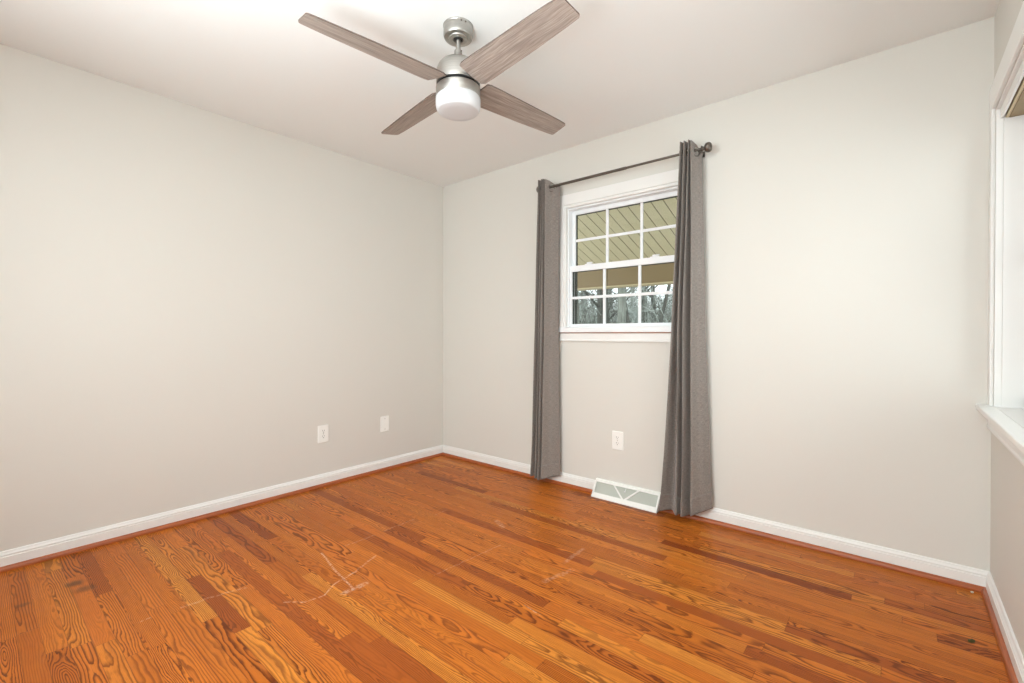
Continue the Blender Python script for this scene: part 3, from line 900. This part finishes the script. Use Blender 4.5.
lf.location = (3.385, -.494, 0); lf.rotation_euler = (0, 0, .9)
tag(lf, 'tiny dried olive leaf scrap lying on the wood floor near the right wall', 'leaf')
bm = bmesh.new(); bmesh.ops.create_icosphere(bm, subdivisions=2, radius=.006)
for v in bm.verts:
    v.co *= 1 + .35 * noise.noise(v.co * 300); v.co.z = v.co.z * .6 + .0034
cr = link('plaster_crumb', bm, M['crumb']); cr.location = (3.425, -.055, 0)
tag(cr, 'small pale crumb on the floor in the right corner by the shoe moulding', 'crumb')

# ---------------------------------------------------------------- outside the back window: porch roof, woods
PD = 2.5                                    # porch depth


def pz(y): return 1.978 + .34 * (PD - y)


porch = tag(empty('porch_roof', (0, PD, 1.69)), 'beige grooved porch roof with a tan beam seen through the window', 'porch roof')
bm = bmesh.new()
px0, px1, pitch_ = -7.0, 4.6, .118
x = px0
while x < px1:
    extrude_profile(bm, [(.14, pz(.14)), (PD, pz(PD)), (PD, pz(PD) + .012), (.14, pz(.14) + .012)], lambda p, s: (s, p[0], p[1]), x, x + pitch_ - .010)
    x += pitch_
wpart('soffit', bm, M['soffit'], porch)
bm = bmesh.new()
extrude_profile(bm, [(.14, pz(.14) + .006), (PD + .35, pz(PD + .35) + .006), (PD + .35, pz(PD + .35) + .06), (.14, pz(.14) + .06)], lambda p, s: (s, p[0], p[1]), px0, px1)
tag(wpart('roof_deck', bm, M['groove'], porch), 'dark gaps between the soffit boards')
bm = bmesh.new()
bx = px0
while bx < px1:
    box(bm, (bx, PD, 1.716), (min(bx + 2.44, px1) - .006, PD + .16, 2.0)); bx += 2.44
wpart('beam', bm, M['beam'], porch, bevel=.003)
bm = boxes(((px0, PD - .012, 1.700), (px1, PD + .17, 1.716)))
wpart('beam_cap', bm, M['tanrail'], porch, bevel=.002)
for cx in (-6.6, 4.2):
    wpart('post', boxes(((cx - .07, PD + .01, -.45), (cx + .07, PD + .15, 1.69))), M['trim'], porch, bevel=.005)
struct(link('porch_floor', boxes(((px0, .11, -.55), (px1, PD + .4, -.40))), M['deck']))

# hillside
bm = bmesh.new()
nx, ny = 50, 40
G = []
def hill(x, y): return -.75 + max(0, y - 9) * .085 + .25 * noise.noise(Vector((x * .25, y * .25, 0))) * min(1, max(0, (y - 4) / 6))
for j in range(ny + 1):
    yy = .11 + 62 * (j / ny) ** 1.4
    G.append([bm.verts.new((-45 + 65 * i / nx, yy, hill(-45 + 65 * i / nx, yy))) for i in range(nx + 1)])
for j in range(ny):
    for i in range(nx): bm.faces.new((G[j][i], G[j][i + 1], G[j + 1][i + 1], G[j + 1][i]))
struct(link('ground', bm, M['litter'], smooth=True))


def tree(loc, h, r, lean, mat, label, nb=22, curve=0.0, seed=0, group='bare trees in the woods behind the house'):
    rnd = random.Random(seed); bm = bmesh.new()
    n = 9; pts = []; rad = []
    for i in range(n + 1):
        t = i / n
        pts.append(Vector((lean[0] * h * t + curve * math.sin(t * 3.1) + .05 * noise.noise(Vector((t * 4, seed, 0))), lean[1] * h * t + .05 * noise.noise(Vector((t * 4, seed, 5))), h * t)))
        rad.append(r * (1 - .8 * t) * (1.25 if i == 0 else 1))
    tube(bm, pts, rad, 8)
    for k in range(nb):
        t = .16 + .8 * rnd.random(); i = min(n - 1, int(t * n)); p = pts[i].lerp(pts[i + 1], t * n - i)
        a = rnd.uniform(0, 6.283); L = h * rnd.uniform(.06, .15) * (1.1 - .5 * t); br = r * (1 - .8 * t) * .38
        d = Vector((math.cos(a), math.sin(a), rnd.uniform(.25, 1.0))).normalized()
        q = [p, p + d * L * .5 + Vector((0, 0, .03 * L)), p + d * L + Vector((0, 0, .15 * L))]
        tube(bm, q, [br, br * .6, br * .2], 5)
        for s in range(4):
            f = rnd.uniform(.35, 1); b0 = q[0].lerp(q[2], f)
            d2 = (d + Vector((rnd.uniform(-.9, .9), rnd.uniform(-.9, .9), rnd.uniform(-.2, .8)))).normalized(); L2 = L * rnd.uniform(.25, .5)
            tube(bm, [b0, b0 + d2 * L2 * .55, b0 + d2 * L2 + Vector((0, 0, .1 * L2))], [br * .35, br * .25, br * .08], 4)
    o = link('bare_tree', bm, mat, None, smooth=True, angle=60); o.location = (loc[0], loc[1], hill(*loc) - .1)
    return tag(o, label, 'tree', group)


named = [
    ((-2.15, 9.0), 7.5, .085, (-.20, .03), 'bark', 'dark bare tree leaning left behind the middle lower window pane', -.0),
    ((-2.25, 9.3), 7.5, .070, (.22, .03), 'bark', 'slim dark bare tree leaning right in the right lower window pane', .0),
]
for i, (loc, h, r, lean, mt, lb, cv) in enumerate(named): tree(loc, h, r, lean, M[mt], lb, 14, cv, 100 + i, None)
LB = 'distant straight bare trunk among the winter woods seen through the window'
spots = [(-4.15, 9.0, .10), (-3.62, 9.4, .13), (-3.25, 9.2, .10), (-2.78, 9.0, .15), (-7.1, 14., .13), (-6.2, 14.6, .12), (-5.6, 13.2, .10), (-4.5, 14.5, .14), (-3.7, 13.6, .10)]
rr_ = random.Random(21)
for k in range(18):
    y = rr_.uniform(12, 32); spots.append((rr_.uniform(-.80 * y - 3, -.12 * y + 2), y, rr_.uniform(.07, .17)))
for k in range(6):
    spots.append((rr_.uniform(-8, 3), rr_.uniform(9, 12), rr_.uniform(.06, .1)))
sp2 = []
for q in spots:
    if len(sp2) < 9 or all(math.hypot(q[0] - p[0], q[1] - p[1]) > 1.9 for p in sp2): sp2.append(q)
for k, (x, y, r) in enumerate(sp2):
    tree((x, y), rr_.uniform(9, 14), r, (rr_.uniform(-.03, .03), rr_.uniform(-.03, .03)), M['bark'] if k % 3 else M['barkpale'], LB, 20, 0, k)

# undergrowth: uncountable twigs on the hillside
bm = bmesh.new(); rb = random.Random(5); TW_ = []
for k in range(8000):
    y = 10 + 26 * rb.random() ** 1.3; x = rb.uniform(-.85 * y - 4, -.05 * y + 3)
    h = rb.uniform(.8, 3.6); z = hill(x, y); nf = len(bm.faces); mi_ = rb.choice((0, 0, 1, 2)); d = Vector((rb.uniform(-.45, .45), rb.uniform(-.45, .45), 1)).normalized()
    p = Vector((x, y, z)); r = rb.uniform(.006, .016)
    m1 = p + d * h * .5 + Vector((rb.uniform(-.15, .15), 0, 0)); e = p + d * h + Vector((rb.uniform(-.4, .4), 0, 0))
    tube(bm, [p, m1, e], [r, r * .8, r * .4], 3, cap=False)
    for s in range(3):
        b0 = m1.lerp(e, rb.random()); dd = Vector((rb.uniform(-1, 1), rb.uniform(-1, 1), rb.uniform(-.2, 1))).normalized() * h * .3
        tube(bm, [b0, b0 + dd], [r * .6, r * .3], 3, cap=False)
    TW_.append((nf, len(bm.faces), mi_))
bm.faces.ensure_lookup_table()
for a_, b_, mi_ in TW_:
    if mi_:
        for i_ in range(a_, b_): bm.faces[i_].material_index = mi_
us_ = link('undergrowth', bm, [M['twig'], M['bark'], M['barkpale']])
tag(us_, 'grey-green thicket of bare twigs covering the wooded slope outside the window', 'undergrowth', None, 'stuff')
